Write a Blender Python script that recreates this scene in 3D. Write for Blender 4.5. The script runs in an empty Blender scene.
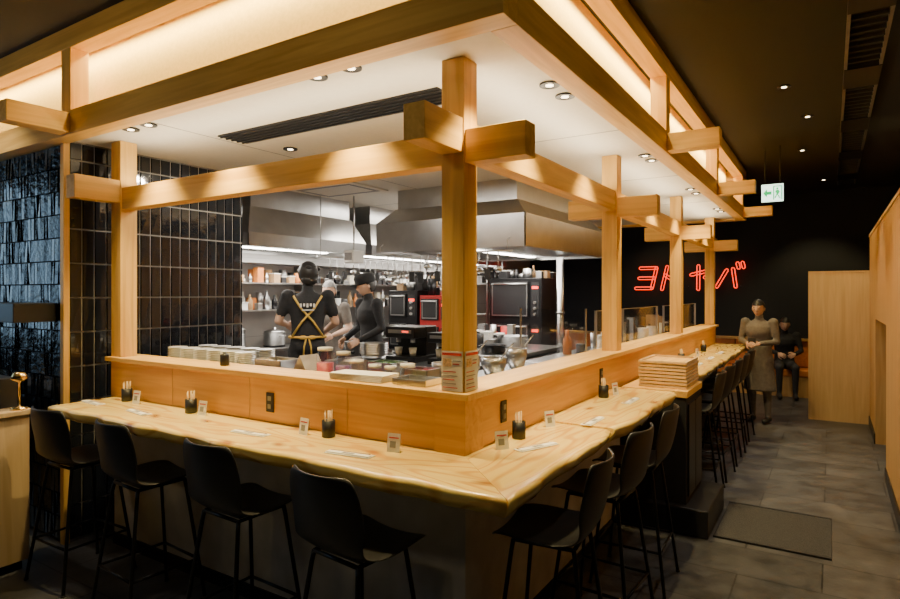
import bpy, bmesh, math, random
from mathutils import Vector, Matrix
random.seed(7)
scn=bpy.context.scene
COL=scn.collection

# ---------------------------------------------------------------- materials
def newmat(name):
    m=bpy.data.materials.new(name); m.use_nodes=True
    nt=m.node_tree; b=nt.nodes['Principled BSDF']
    return m,nt,b
def setin(b,k,v):
    if k in b.inputs: b.inputs[k].default_value=v
def plain(name,col,rough=.5,metal=0,noise=.12,nscale=30,bump=0,emit=None,es=0,coat=0):
    m,nt,b=newmat(name)
    tc=nt.nodes.new('ShaderNodeTexCoord'); n=nt.nodes.new('ShaderNodeTexNoise')
    n.inputs['Scale'].default_value=nscale; n.inputs['Detail'].default_value=4
    nt.links.new(tc.outputs['Object'],n.inputs['Vector'])
    r=nt.nodes.new('ShaderNodeValToRGB')
    r.color_ramp.elements[0].color=(*[c*(1-noise) for c in col],1); r.color_ramp.elements[0].position=.3
    r.color_ramp.elements[1].color=(*[min(1,c*(1+noise)) for c in col],1); r.color_ramp.elements[1].position=.7
    nt.links.new(n.outputs['Fac'],r.inputs['Fac']); nt.links.new(r.outputs['Color'],b.inputs['Base Color'])
    setin(b,'Roughness',rough); setin(b,'Metallic',metal); setin(b,'Coat Weight',coat)
    if bump:
        bp=nt.nodes.new('ShaderNodeBump'); bp.inputs['Strength'].default_value=bump; bp.inputs['Distance'].default_value=.01
        nt.links.new(n.outputs['Fac'],bp.inputs['Height']); nt.links.new(bp.outputs['Normal'],b.inputs['Normal'])
    if emit: setin(b,'Emission Color',(*emit,1)); setin(b,'Emission Strength',es)
    return m
def wood(name,axis,c1,c2,rough=.5,knots=False,sc=1.0,coat=0):
    m,nt,b=newmat(name)
    tc=nt.nodes.new('ShaderNodeTexCoord'); mp=nt.nodes.new('ShaderNodeMapping')
    s=[14*sc]*3; s[axis]=.8*sc
    mp.inputs['Scale'].default_value=s
    nt.links.new(tc.outputs['Object'],mp.inputs['Vector'])
    n=nt.nodes.new('ShaderNodeTexNoise'); n.inputs['Scale'].default_value=1.6; n.inputs['Detail'].default_value=6
    n.inputs['Distortion'].default_value=.8
    nt.links.new(mp.outputs['Vector'],n.inputs['Vector'])
    r=nt.nodes.new('ShaderNodeValToRGB')
    r.color_ramp.elements[0].color=(*c1,1); r.color_ramp.elements[0].position=.32
    r.color_ramp.elements[1].color=(*c2,1); r.color_ramp.elements[1].position=.68
    nt.links.new(n.outputs['Fac'],r.inputs['Fac'])
    out=r.outputs['Color']
    if knots:
        n2=nt.nodes.new('ShaderNodeTexNoise'); n2.inputs['Scale'].default_value=4
        nt.links.new(tc.outputs['Object'],n2.inputs['Vector'])
        mx=nt.nodes.new('ShaderNodeMixRGB'); mx.inputs['Fac'].default_value=.10
        nt.links.new(tc.outputs['Object'],mx.inputs['Color1']); nt.links.new(n2.outputs['Color'],mx.inputs['Color2'])
        # knots: 2D voronoi on the slab surface, slightly elongated along the grain
        mk=nt.nodes.new('ShaderNodeMapping'); ks=[3.4,3.4,0.001]; ks[axis]=1.9; mk.inputs['Scale'].default_value=ks
        nt.links.new(mx.outputs['Color'],mk.inputs['Vector'])
        v=nt.nodes.new('ShaderNodeTexVoronoi'); v.inputs['Scale'].default_value=1.0; v.voronoi_dimensions='2D'
        nt.links.new(mk.outputs['Vector'],v.inputs['Vector'])
        r2=nt.nodes.new('ShaderNodeValToRGB')
        r2.color_ramp.elements[0].color=(1,1,1,1); r2.color_ramp.elements[0].position=.03
        r2.color_ramp.elements[1].color=(0,0,0,1); r2.color_ramp.elements[1].position=.13
        nt.links.new(v.outputs['Distance'],r2.inputs['Fac'])
        # contour-like cathedral grain
        sm=nt.nodes.new('ShaderNodeMapping'); ss=[3.0,3.0,.5]; ss[axis]=.55; sm.inputs['Scale'].default_value=ss
        nt.links.new(tc.outputs['Object'],sm.inputs['Vector'])
        n3=nt.nodes.new('ShaderNodeTexNoise'); n3.inputs['Scale'].default_value=1.2; n3.inputs['Detail'].default_value=2
        nt.links.new(sm.outputs['Vector'],n3.inputs['Vector'])
        mm=nt.nodes.new('ShaderNodeMath'); mm.operation='MULTIPLY'; mm.inputs[1].default_value=95
        nt.links.new(n3.outputs['Fac'],mm.inputs[0])
        sn=nt.nodes.new('ShaderNodeMath'); sn.operation='SINE'; nt.links.new(mm.outputs[0],sn.inputs[0])
        r3=nt.nodes.new('ShaderNodeValToRGB'); r3.color_ramp.elements[0].color=(1,1,1,1); r3.color_ramp.elements[1].color=(.74,.47,.20,1)
        r3.color_ramp.elements[0].position=.35; r3.color_ramp.elements[1].position=1
        nt.links.new(sn.outputs[0],r3.inputs['Fac'])
        m1=nt.nodes.new('ShaderNodeMixRGB'); m1.blend_type='MULTIPLY'; m1.inputs['Fac'].default_value=.6
        nt.links.new(out,m1.inputs['Color1']); nt.links.new(r3.outputs['Color'],m1.inputs['Color2'])
        m2=nt.nodes.new('ShaderNodeMixRGB'); m2.inputs['Color2'].default_value=(.36,.12,.02,1)
        mu=nt.nodes.new('ShaderNodeMath'); mu.operation='MULTIPLY'; mu.inputs[1].default_value=.85
        nt.links.new(r2.outputs['Color'],mu.inputs[0]); nt.links.new(mu.outputs[0],m2.inputs['Fac'])
        nt.links.new(m1.outputs['Color'],m2.inputs['Color1'])
        out=m2.outputs['Color']
    nt.links.new(out,b.inputs['Base Color'])
    setin(b,'Roughness',rough); setin(b,'Coat Weight',coat); setin(b,'Coat Roughness',.15)
    bp=nt.nodes.new('ShaderNodeBump'); bp.inputs['Strength'].default_value=.08
    nt.links.new(n.outputs['Fac'],bp.inputs['Height']); nt.links.new(bp.outputs['Normal'],b.inputs['Normal'])
    return m
def emis(name,col,s):
    m,nt,b=newmat(name); setin(b,'Base Color',(*col,1)); setin(b,'Emission Color',(*col,1)); setin(b,'Emission Strength',s); return m
def glassm(name,col=(1,1,1),fac=.12):
    m=bpy.data.materials.new(name); m.use_nodes=True; nt=m.node_tree; nt.nodes.clear()
    o=nt.nodes.new('ShaderNodeOutputMaterial'); t=nt.nodes.new('ShaderNodeBsdfTransparent'); g=nt.nodes.new('ShaderNodeBsdfGlossy')
    g.inputs['Roughness'].default_value=.05; t.inputs['Color'].default_value=(*col,1)
    mx=nt.nodes.new('ShaderNodeMixShader'); mx.inputs[0].default_value=fac
    nt.links.new(t.outputs[0],mx.inputs[1]); nt.links.new(g.outputs[0],mx.inputs[2]); nt.links.new(mx.outputs[0],o.inputs[0]); return m

H1=(.60,.33,.065); H2=(.80,.50,.13)
WX=wood('hinoki_x',0,H1,H2); WY=wood('hinoki_y',1,H1,H2); WZ=wood('hinoki_z',2,H1,H2)
WPX=wood('wall_wood_x',0,(.60,.30,.055),(.74,.42,.10)); WPY=wood('wall_wood_y',1,(.60,.30,.055),(.74,.42,.10))
CX=wood('counter_slab_x',0,(.88,.60,.14),(.97,.76,.25),rough=.26,knots=True,sc=.6,coat=.6)
CY=wood('counter_slab_y',1,(.88,.60,.14),(.97,.76,.25),rough=.26,knots=True,sc=.6,coat=.6)
PALE=wood('pale_wood',2,(.56,.39,.21),(.66,.49,.28))
PALER=wood('right_wall_wood',2,(.48,.27,.09),(.58,.36,.14))
CEILW=plain('white_ceiling_board',(.66,.62,.54),.8,noise=.03)
BLACKC=plain('black_ceiling_paint',(.009,.009,.010),.8)
NAVY=plain('dark_navy_wall',(.007,.009,.016),.75)
DARKW=plain('dark_wall',(.015,.015,.016),.8)
GLOWP=plain('cream_wallpaper',(.86,.64,.20),.8,noise=.06,nscale=60)
STEEL=plain('stainless_steel',(.56,.56,.56),.28,1,noise=.06,nscale=8)
STEELD=plain('dull_steel',(.33,.33,.33),.4,1,noise=.1,nscale=8)
BLK=plain('black_plastic',(.011,.011,.013),.45)
BLKM=plain('black_metal',(.016,.016,.018),.35,.6)
BLKT=plain('black_glazed_tile',(.008,.010,.014),.09,0,noise=.3,nscale=14,bump=.15,coat=.5)
BLKT2=plain('rippled_glazed_tile',(.006,.009,.015),.08,0,noise=.3,nscale=28,bump=1.0,coat=.6)
GROUT=plain('grey_grout',(.22,.21,.19),.9)
GROUTD=plain('dark_grout',(.02,.02,.02),.9)
CONC=plain('base_panel_grey',(.46,.43,.38),.7,noise=.15,nscale=6)
WHITE=plain('white_ceramic',(.75,.74,.70),.3,noise=.03)
PAPER=plain('white_paper',(.8,.79,.76),.7,noise=.03)
GREYP=plain('grey_print',(.25,.25,.25),.7)
RED=plain('red_print',(.55,.04,.03),.6)
KWALL=plain('kitchen_wall_white',(.42,.41,.40),.4,noise=.08,nscale=4)
KFL=plain('kitchen_floor_grey',(.12,.12,.12),.6)
ORANGE=plain('orange_leather',(.60,.20,.04),.5)
BRASS=plain('brass',(.8,.55,.2),.25,1)
SKIN=plain('skin',(.62,.38,.26),.55,noise=.05)
HAIR=plain('black_hair',(.012,.010,.009),.5,noise=.4,nscale=80)
HAIRG=plain('grey_hair',(.2,.19,.18),.6,noise=.3,nscale=80)
SHIRT=plain('black_cloth',(.014,.014,.016),.85,noise=.3,nscale=40)
GREYC=plain('grey_coat_cloth',(.17,.15,.13),.9,noise=.15,nscale=30)
PANTD=plain('dark_trousers',(.03,.03,.035),.9)
YEL=plain('yellow_apron_strap',(.60,.38,.07),.8)
CREAM=plain('cream_cloth',(.5,.45,.36),.9)
CARD=plain('brown_cardboard',(.38,.24,.12),.85)
GLASS=glassm('clear_glass')
LAMP=emis('warm_lamp',(1,.72,.30),24); LAMPW=emis('white_lamp',(1,.93,.82),22)
LAMPS=emis('small_lamp',(1,.8,.5),10)
NEON=emis('neon_red_tube',(1,.03,.004),3.2)
REFL=emis('reflection_glow',(.45,.72,1),1.7)  # bluish glow for the unseen panel added as a tile reflection

def floor_mat():
    m,nt,b=newmat('slate_floor_tiles')
    tc=nt.nodes.new('ShaderNodeTexCoord')
    br=nt.nodes.new('ShaderNodeTexBrick'); br.offset=0.5
    br.inputs['Scale'].default_value=1; br.inputs['Brick Width'].default_value=.9; br.inputs['Row Height'].default_value=.45
    br.inputs['Mortar Size'].default_value=.005; br.inputs['Color1'].default_value=(.048,.049,.053,1); br.inputs['Color2'].default_value=(.078,.078,.082,1)
    br.inputs['Mortar'].default_value=(.012,.012,.012,1)
    nt.links.new(tc.outputs['Object'],br.inputs['Vector'])
    n=nt.nodes.new('ShaderNodeTexNoise'); n.inputs['Scale'].default_value=4; n.inputs['Detail'].default_value=10; n.inputs['Roughness'].default_value=.65
    nt.links.new(tc.outputs['Object'],n.inputs['Vector'])
    r=nt.nodes.new('ShaderNodeValToRGB'); r.color_ramp.elements[0].color=(.4,.4,.4,1); r.color_ramp.elements[1].color=(1.4,1.4,1.4,1)
    r.color_ramp.elements[0].position=.3; r.color_ramp.elements[1].position=.7
    nt.links.new(n.outputs['Fac'],r.inputs['Fac'])
    mx=nt.nodes.new('ShaderNodeMixRGB'); mx.blend_type='MULTIPLY'; mx.inputs['Fac'].default_value=1
    nt.links.new(br.outputs['Color'],mx.inputs['Color1']); nt.links.new(r.outputs['Color'],mx.inputs['Color2'])
    nt.links.new(mx.outputs['Color'],b.inputs['Base Color'])
    rr=nt.nodes.new('ShaderNodeMapRange'); rr.inputs['To Min'].default_value=.25; rr.inputs['To Max'].default_value=.55
    nt.links.new(n.outputs['Fac'],rr.inputs['Value']); nt.links.new(rr.outputs[0],b.inputs['Roughness'])
    bp=nt.nodes.new('ShaderNodeBump'); bp.inputs['Strength'].default_value=.5; bp.inputs['Distance'].default_value=.012
    nt.links.new(n.outputs['Fac'],bp.inputs['Height']); nt.links.new(bp.outputs['Normal'],b.inputs['Normal'])
    return m
FLOOR=floor_mat()

# ---------------------------------------------------------------- mesh builder
class B:
    def __init__(s): s.bm=bmesh.new(); s.mats=[]
    def mi(s,m):
        if m not in s.mats: s.mats.append(m)
        return s.mats.index(m)
    def _fin(s,faces,mat,smooth=False):
        i=s.mi(mat)
        for f in faces: f.material_index=i; f.smooth=smooth
    def box(s,x0,x1,y0,y1,z0,z1,mat,bev=0,M=None):
        vs=[s.bm.verts.new((x,y,z)) for x in (x0,x1) for y in (y0,y1) for z in (z0,z1)]
        q=[(0,1,3,2),(4,6,7,5),(0,4,5,1),(2,3,7,6),(0,2,6,4),(1,5,7,3)]
        fs=[s.bm.faces.new([vs[i] for i in a]) for a in q]
        s._fin(fs,mat)
        if bev:
            es=list({e for f in fs for e in f.edges})
            r=bmesh.ops.bevel(s.bm,geom=es,offset=bev,segments=2,profile=.5,affect='EDGES',clamp_overlap=True)
            fs2={f for v in vs if v.is_valid for f in v.link_faces}|set(r['faces'])
            for f in fs2: f.material_index=s.mi(mat)
            vs=list({v for f in fs2 for v in f.verts})
        if M is not None:
            for v in vs: v.co=M@v.co
        return vs
    def cyl(s,p0,p1,r0,mat,r1=None,n=16,cap=True,smooth=True):
        if r1 is None: r1=r0
        p0=Vector(p0);p1=Vector(p1); d=(p1-p0)
        if d.length<1e-6: return
        d.normalize(); a=d.orthogonal().normalized(); b=d.cross(a)
        A=[];Bv=[]
        for i in range(n):
            t=2*math.pi*i/n; o=a*math.cos(t)+b*math.sin(t)
            A.append(s.bm.verts.new(p0+o*r0)); Bv.append(s.bm.verts.new(p1+o*r1))
        fs=[s.bm.faces.new((A[i],A[(i+1)%n],Bv[(i+1)%n],Bv[i])) for i in range(n)]
        s._fin(fs,mat,smooth)
        if cap:
            c=[s.bm.faces.new(A[::-1]),s.bm.faces.new(Bv)]; s._fin(c,mat)
    def tube(s,pts,r,mat,n=8,closed=False):
        pts=[Vector(p) for p in pts]; N=len(pts); rings=[]
        prev=None
        for i,p in enumerate(pts):
            if closed: d=pts[(i+1)%N]-pts[i-1]
            else: d=pts[min(i+1,N-1)]-pts[max(i-1,0)]
            d.normalize()
            a=d.orthogonal().normalized() if prev is None else (prev-d*prev.dot(d)).normalized()
            prev=a; b=d.cross(a)
            rr=r[i] if isinstance(r,(list,tuple)) else r
            rings.append([s.bm.verts.new(p+(a*math.cos(2*math.pi*k/n)+b*math.sin(2*math.pi*k/n))*rr) for k in range(n)])
        fs=[]
        M=N if closed else N-1
        for i in range(M):
            A=rings[i];Bq=rings[(i+1)%N]
            for k in range(n): fs.append(s.bm.faces.new((A[k],A[(k+1)%n],Bq[(k+1)%n],Bq[k])))
        s._fin(fs,mat,True)
        if not closed: s._fin([s.bm.faces.new(rings[0][::-1]),s.bm.faces.new(rings[-1])],mat)
    def lathe(s,prof,c,mat,n=24,T=None):
        c=Vector(c); rings=[]
        T=T or (lambda p:p)
        for r,z in prof:
            rings.append([s.bm.verts.new(T(c+Vector((max(r,.0005)*math.cos(2*math.pi*k/n),max(r,.0005)*math.sin(2*math.pi*k/n),z)))) for k in range(n)])
        fs=[]
        for A,Bq in zip(rings,rings[1:]):
            for k in range(n): fs.append(s.bm.faces.new((A[k],A[(k+1)%n],Bq[(k+1)%n],Bq[k])))
        s._fin(fs,mat,True)
        s._fin([s.bm.faces.new(rings[0][::-1]),s.bm.faces.new(rings[-1])],mat)
    def ell(s,c,rad,mat,M=None,seg=20,ring=12):
        r=bmesh.ops.create_uvsphere(s.bm,u_segments=seg,v_segments=ring,radius=1)
        S=Matrix.Diagonal((*rad,1))
        T=Matrix.Translation(c)@(M if M is not None else Matrix())@S
        for v in r['verts']: v.co=T@v.co
        s._fin({f for v in r['verts'] for f in v.link_faces},mat,True)
        return r['verts']
    def prism(s,pts,off,mat):
        off=Vector(off); a=[s.bm.verts.new(p) for p in pts]; b=[s.bm.verts.new(Vector(p)+off) for p in pts]
        n=len(a); fs=[s.bm.faces.new(a[::-1]),s.bm.faces.new(b)]+[s.bm.faces.new((a[i],a[(i+1)%n],b[(i+1)%n],b[i])) for i in range(n)]
        s._fin(fs,mat)
    def mesh(s,me,mats,M=None):
        idx=[s.mi(m) for m in mats]; n0=len(s.bm.faces)
        s.bm.from_mesh(me); s.bm.faces.ensure_lookup_table()
        for f in s.bm.faces[n0:]: f.material_index=idx[min(f.material_index,len(idx)-1)]; f.smooth=True
    def obj(s,name,loc=(0,0,0),rz=0):
        bmesh.ops.recalc_face_normals(s.bm,faces=s.bm.faces)
        me=bpy.data.meshes.new(name); s.bm.to_mesh(me); s.bm.free()
        for m in s.mats: me.materials.append(m)
        o=bpy.data.objects.new(name,me); o.location=loc; o.rotation_euler=(0,0,rz); COL.objects.link(o); return o
def inst(o,loc,rz=0):
    n=bpy.data.objects.new(o.name.split('.')[0],o.data); n.location=loc; n.rotation_euler=(0,0,rz); COL.objects.link(n); return n

# ---------------------------------------------------------------- room shell
CZ=3.5
b=B(); b.box(-6.6,4.1,-4.6,9.9,-.1,0,FLOOR); b.obj('floor')
b=B(); b.box(-6.6,4.1,-4.6,9.9,CZ,CZ+.1,BLACKC); b.obj('ceiling')
b=B(); b.box(-6.6,4.1,9.8,9.9,0,CZ,NAVY); b.obj('wall_back')
b=B(); b.box(-6.6,-6.5,-4.6,9.8,0,CZ,DARKW); b.obj('wall_left')
b=B(); b.box(4.0,4.1,-4.6,9.8,0,CZ,DARKW); b.obj('wall_right')
b=B(); b.box(-6.5,4.0,-4.6,-4.5,0,CZ,DARKW); b.obj('wall_front')
# unseen window-like glowing panel, added on the left wall for the tiles to reflect
b=B(); b.box(-6.498,-6.49,-4.2,-.5,1.3,2.9,REFL)
for y in (-4.25,-3.3,-2.4,-1.5,-.5): b.box(-6.5,-6.44,y,y+.05,1.25,2.95,BLKM)
for z in (1.25,2.1,2.9): b.box(-6.5,-6.44,-4.25,-.45,z,z+.05,BLKM)
b.obj('tile_reflection_panel')
b=B(); b.box(-4.35,-4.2,1.27,9.8,0,2.82,KWALL); b.box(-4.35,-3.12,1.12,1.27,0,2.82,KWALL)
for z in (1.25,1.55,1.85,2.15): b.box(-4.2,-4.197,1.3,9.8,z,z+.004,GREYP)
b.obj('wall_kitchen')

XR=1.83
b=B()
b.box(XR,XR+.12,1.2,4.6,0,2.49,PALER); b.box(XR,XR+.12,6.2,7.4,0,2.49,PALER); b.box(XR,XR+.12,4.6,6.2,1.45,2.49,PALER)
b.box(XR-.01,XR+.13,1.2,7.4,2.49,2.52,PALE)
b.box(XR-.012,XR,1.2,4.6,0,.12,BLKM); b.box(XR-.012,XR,6.2,7.4,0,.12,BLKM)
b.obj('wall_aisle_partition')
b=B(); b.box(1.96,2.45,4.65,6.15,.0,.40,DARKW); b.box(1.96,2.4,4.65,6.15,.40,.5,BLK,bev=.02); b.box(2.4,2.5,4.65,6.15,0,.95,BLK,bev=.02)
b.obj('booth_bench')
b=B(); b.box(1.15,XR,7.4,7.47,0,2.03,PALE); b.box(1.13,XR,7.39,7.48,2.03,2.05,PALE); b.box(1.13,1.15,7.39,7.48,0,2.03,PALE); b.obj('wall_pale_partition')

b=B(); b.box(-4.0,1.9,9.3,9.78,.0,.34,PALER)
for i in range(9):
    x0=-4.0+i*.655
    b.box(x0+.005,x0+.65,9.28,9.75,.34,.46,ORANGE,bev=.02); b.box(x0+.005,x0+.65,9.66,9.78,.47,.92,ORANGE,bev=.02)
b.box(-4.0,1.9,9.62,9.79,.92,.96,PALER)
b.obj('banquette_bench')

# ---------------------------------------------------------------- soffit
FX0=-6.45; RX=.37; RY=-.33; YE=7.25
SZ=2.80
b=B()
b.box(FX0,RX-.12,RY+.12,YE-.12,SZ+.02,SZ+.06,CEILW)
for x in (-2.2,-4.0): b.box(x,x+.006,RY+.12,YE-.12,SZ+.018,SZ+.02,GREYP)
for y in (1.6,3.4,5.2): b.box(FX0,RX-.12,y,y+.006,SZ+.018,SZ+.02,GREYP)
b.obj('soffit_ceiling_board')
b=B()
b.box(FX0,RX,RY,RY+.12,SZ-.01,SZ+.15,WX,bev=.003)
b.box(RX-.12,RX,RY+.12,YE,SZ-.01,SZ+.15,WY,bev=.003)
b.box(FX0,RX-.12,YE-.12,YE,SZ-.01,SZ+.15,WX)
b.box(FX0,RX,RY,RY+.12,3.36,3.5,WX,bev=.003)
b.box(RX-.12,RX,RY+.12,YE,3.36,3.5,WY,bev=.003)
b.box(FX0,RX-.12,YE-.12,YE,3.36,3.5,WX)
PY=[0,2.29,4.64,6.84]
for x in (-5.9,-2.93): b.box(x,x+.12,RY+.003,RY+.117,SZ+.15,3.36,WZ)
b.box(RX-.12,RX,RY,RY+.12,SZ+.15,3.36,WZ)
for y in PY[1:]: b.box(RX-.117,RX-.003,y,y+.12,SZ+.15,3.36,WZ)
b.box(-2.93,-2.81,RY-.36,RY,SZ+.0,SZ+.13,WY,bev=.003)
for y in PY[1:]: b.box(RX,RX+.36,y,y+.12,SZ+.0,SZ+.13,WX,bev=.003)
b.obj('soffit_wood_frame')
b=B()
b.box(FX0,RX-.24,RY+.24,RY+.26,SZ+.07,3.5,GLOWP); b.box(RX-.26,RX-.24,RY+.26,YE-.24,SZ+.07,3.5,GLOWP); b.box(FX0,RX-.26,YE-.26,YE-.24,SZ+.07,3.5,GLOWP)
b.obj('soffit_backlit_panel')
b=B()
b.box(FX0,RX-.2,RY+.14,RY+.155,SZ+.10,SZ+.115,LAMP); b.box(RX-.155,RX-.14,RY+.2,YE-.2,SZ+.10,SZ+.115,LAMP)
b.box(FX0,RX-.2,RY+.13,RY+.2,SZ+.07,SZ+.10,BLKM); b.box(RX-.2,RX-.13,RY+.2,YE-.2,SZ+.07,SZ+.10,BLKM)
b.obj('cove_led_strip')
def area(name,loc,sx,sy,rot,e,col,spread=None):
    l=bpy.data.lights.new(name,'AREA'); l.shape='RECTANGLE'; l.size=sx; l.size_y=sy; l.energy=e; l.color=col
    if spread: l.spread=spread
    o=bpy.data.objects.new(name,l); o.location=loc; o.rotation_euler=rot; COL.objects.link(o); return o
WARM=(1,.75,.32)
area('cove_light',(-3.05,RY+.16,3.40),6.7,.04,(math.radians(25),0,0),66,(1,.76,.32))
area('cove_light',(RX-.16,3.4,3.40),.04,7.2,(0,math.radians(25),0),78,(1,.76,.32))
UPC=(1,.82,.54)
UP=.32  # added fill above the mid beams, brightens the soffit board; no fittings
area('soffit_fill_light',(-1.46,.06,2.50),2.6,.06,(math.pi,0,0),55*UP,UPC)
area('soffit_fill_light',(-.06,1.2,2.55),.06,2.0,(math.pi,0,0),45*UP,UPC)
area('soffit_fill_light',(-.06,3.5,2.55),.06,2.0,(math.pi,0,0),40*UP,UPC)
area('soffit_fill_light',(-.06,5.75,2.55),.06,2.0,(math.pi,0,0),40*UP,UPC)

b=B(); b.box(-2.12,-.33,.28,.52,SZ+.012,SZ+.022,BLK)
for i in range(5): b.box(-2.12,-.33,.30+i*.045,.31+i*.045,SZ+.004,SZ+.012,BLK)
b.obj('linear_air_vent')
b=B(); b.box(-3.3,-2.9,1.5,1.66,SZ+.008,SZ+.02,BLK)
for i in range(6): b.box(-3.3,-2.9,1.51+i*.025,1.516+i*.025,SZ+.0,SZ+.008,BLKM)
b.obj('small_air_vent')
b=B()
for (x,y) in ((-2.4,1.6),(-2.9,2.3)):
    b.box(x-.42,x+.42,y-.3,y+.3,SZ+.006,SZ+.02,CEILW,bev=.004)
    for (a0,a1,c0,c1) in ((-.36,.36,-.24,-.2),(-.36,.36,.2,.24),(-.36,-.32,-.18,.18),(.32,.36,-.18,.18)):
        b.box(x+a0,x+a1,y+c0,y+c1,SZ+.003,SZ+.006,GREYP)
b.obj('ceiling_air_conditioner')

def spot(loc,target,e,ang,col=WARM,size=.03,blend=.6):  # serves the downlights and the added fascia fill spots
    l=bpy.data.lights.new('downlight_or_fill_spot','SPOT'); l.energy=e; l.spot_size=math.radians(ang); l.spot_blend=blend; l.color=col; l.shadow_soft_size=size
    o=bpy.data.objects.new('downlight_or_fill_spot',l); o.location=loc
    d=Vector(target)-Vector(loc); o.rotation_euler=d.to_track_quat('-Z','Y').to_euler(); COL.objects.link(o)
b=B()
b.lathe([(.045,0),(.052,-.004),(.052,.004),(.045,.004)],(0,0,0),BLKM,20)
b.lathe([(.044,-.001),(.044,.003)],(0,0,0),BLK,20)
b.lathe([(.020,-.004),(.020,.001)],(0,0,0),LAMPS,14)
dl=b.obj('recessed_downlight',(-.74,-.17,SZ+.013))
for p in [(-.52,-.17),(-2.45,-.13),(-2.25,-.13),(.18,.55),(.18,.76),(.18,2.42),(.18,2.62),(.18,4.2),(.18,4.5),(.18,5.9),(.18,6.2),(-4.2,-.15),(-1.98,.80)]: inst(dl,(p[0],p[1],SZ+.013))
SP=2.35
for (x,y,tx,ty,e) in [(-.63,-.15,-.6,-.25,78),(-1.6,-.15,-1.6,-.25,78),(-2.35,-.15,-2.35,-.25,72),(.18,.1,.2,-.05,78),(.18,.65,.22,.65,60),(.18,1.6,.22,1.6,62),
                    (.18,2.5,.22,2.5,46),(.18,3.4,.22,3.4,52),(.18,4.4,.22,4.4,52),(.18,5.4,.22,5.4,52),(.18,6.2,.22,6.2,46)]:
    spot((x,y,SZ-.02),(tx,ty,1.0),e*SP,88,blend=.9)

# ---------------------------------------------------------------- posts and mid beams
b=B()
b.box(-.12,0,0,.12,1.30,SZ+.02,WZ,bev=.003)
for y in PY[1:]: b.box(-.12,0,y,y+.12,1.30,SZ+.02,WZ,bev=.003)
b.box(-2.93,-2.81,0,.12,1.30,SZ+.02,WZ,bev=.003)
b.box(-2.81,-.12,.01,.11,2.34,2.49,WX,bev=.003)
b.box(0,.30,.01,.11,2.34,2.49,WX,bev=.003)
b.box(-.115,-.005,-.30,0,2.385,2.54,WY,bev=.003)
for a,c in zip(PY,PY[1:]): b.box(-.11,-.01,a+.12,c,2.385,2.54,WY,bev=.003)
b.box(-.11,-.01,6.96,7.2,2.385,2.54,WY)
for y in PY[1:]:
    b.box(0,.30,y+.01,y+.11,2.34,2.49,WX,bev=.003); b.box(-.4,-.12,y+.01,y+.11,2.34,2.49,WX,bev=.003)
b.box(-2.925,-2.815,-.30,0,2.385,2.54,WY,bev=.003)
b.obj('timber_post_and_beam_frame')

# ---------------------------------------------------------------- low wall, base, cap
b=B()
b.box(-2.93,-.0,0,.10,.96,1.27,WPX); b.box(-.10,0,.10,7.0,.96,1.27,WPY)
b.box(-.15,.015,-.015,.15,1.02,1.27,WPX,bev=.002)
for x in (-2.2,-1.45,-.7): b.box(x,x+.004,-.002,0,1.02,1.27,PALER)
b.box(-2.95,.04,-.035,.20,1.27,1.30,WX,bev=.003)
b.box(-.20,.04,.20,7.0,1.27,1.30,WY,bev=.003)
b.obj('low_counter_wall')
b=B()
b.box(-2.85,.02,-.02,.12,0,.95,CONC); b.box(-.10,.02,.12,2.3,0,.95,CONC); b.box(-.10,.02,2.3,7.0,0,.96,DARKW)
b.box(-2.85,.03,-.03,-.02,0,.08,BLKM); b.box(.02,.03,-.02,2.3,0,.08,BLKM)
b.obj('counter_base')

# ---------------------------------------------------------------- live-edge slabs
def slab(name,st,mat,z1=1.02,z0=.945,seed=1):
    rnd=random.Random(seed); b=B(); rows=[]
    for i,(p,q) in enumerate(st):
        p=Vector((*p,0)); q=Vector((*q,0)); d=(q-p).normalized()
        w=.010*math.sin(i*.55+seed)+.008*math.sin(i*1.37+seed*2)+rnd.uniform(-.003,.003)
        w2=rnd.uniform(.0,.012)
        q=q+d*w
        prof=[(p,z0),(p,z1)]
        for k in (.33,.66): prof.append((p.lerp(q,k),z1))
        prof+= [(q-d*.03,z1),(q-d*.008,z1-.006),(q-d*(.002+w2*.5),z1-.025),(q-d*(.012+w2),z1-.05),(q-d*(.035+w2),z0)]
        rows.append([b.bm.verts.new((v.x,v.y,z)) for v,z in prof])
    n=len(rows[0]); fs=[]
    for A,C in zip(rows,rows[1:]):
        for k in range(n):
            f=b.bm.faces.new((A[k],A[(k+1)%n],C[(k+1)%n],C[k])); f.smooth= k in (4,5,6,7)
            fs.append(f)
    fs+=[b.bm.faces.new(rows[0][::-1]),b.bm.faces.new(rows[-1])]
    i=b.mi(mat)
    for f in fs: f.material_index=i
    return b.obj(name)
st=[]
N=44
for i in range(N+1):
    t=i/N; st.append(((-2.87+t*2.87,-.0005),(-2.87+t*(2.87+.44),-.43-.0)))
slab('live_edge_counter_slab',st,CX,seed=1)
st=[]
for i in range(15):
    t=i/14; st.append(((.0005,.0+t*.85),(.44-.02*t,-.425+t*1.275)))
slab('live_edge_counter_slab',st,CY,seed=2)
st=[]
for i in range(19):
    t=i/18; st.append(((.0005,.855+t*1.4),(.44+.02*math.sin(t*3),.855+t*1.4)))
slab('live_edge_counter_slab',st,CY,z1=1.03,seed=5)
st=[]
for i in range(45):
    t=i/44; st.append(((.0005,2.95+t*4.05),(.43,2.95+t*4.05)))
slab('live_edge_counter_slab',st,CY,z1=1.03,seed=9)

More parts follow.
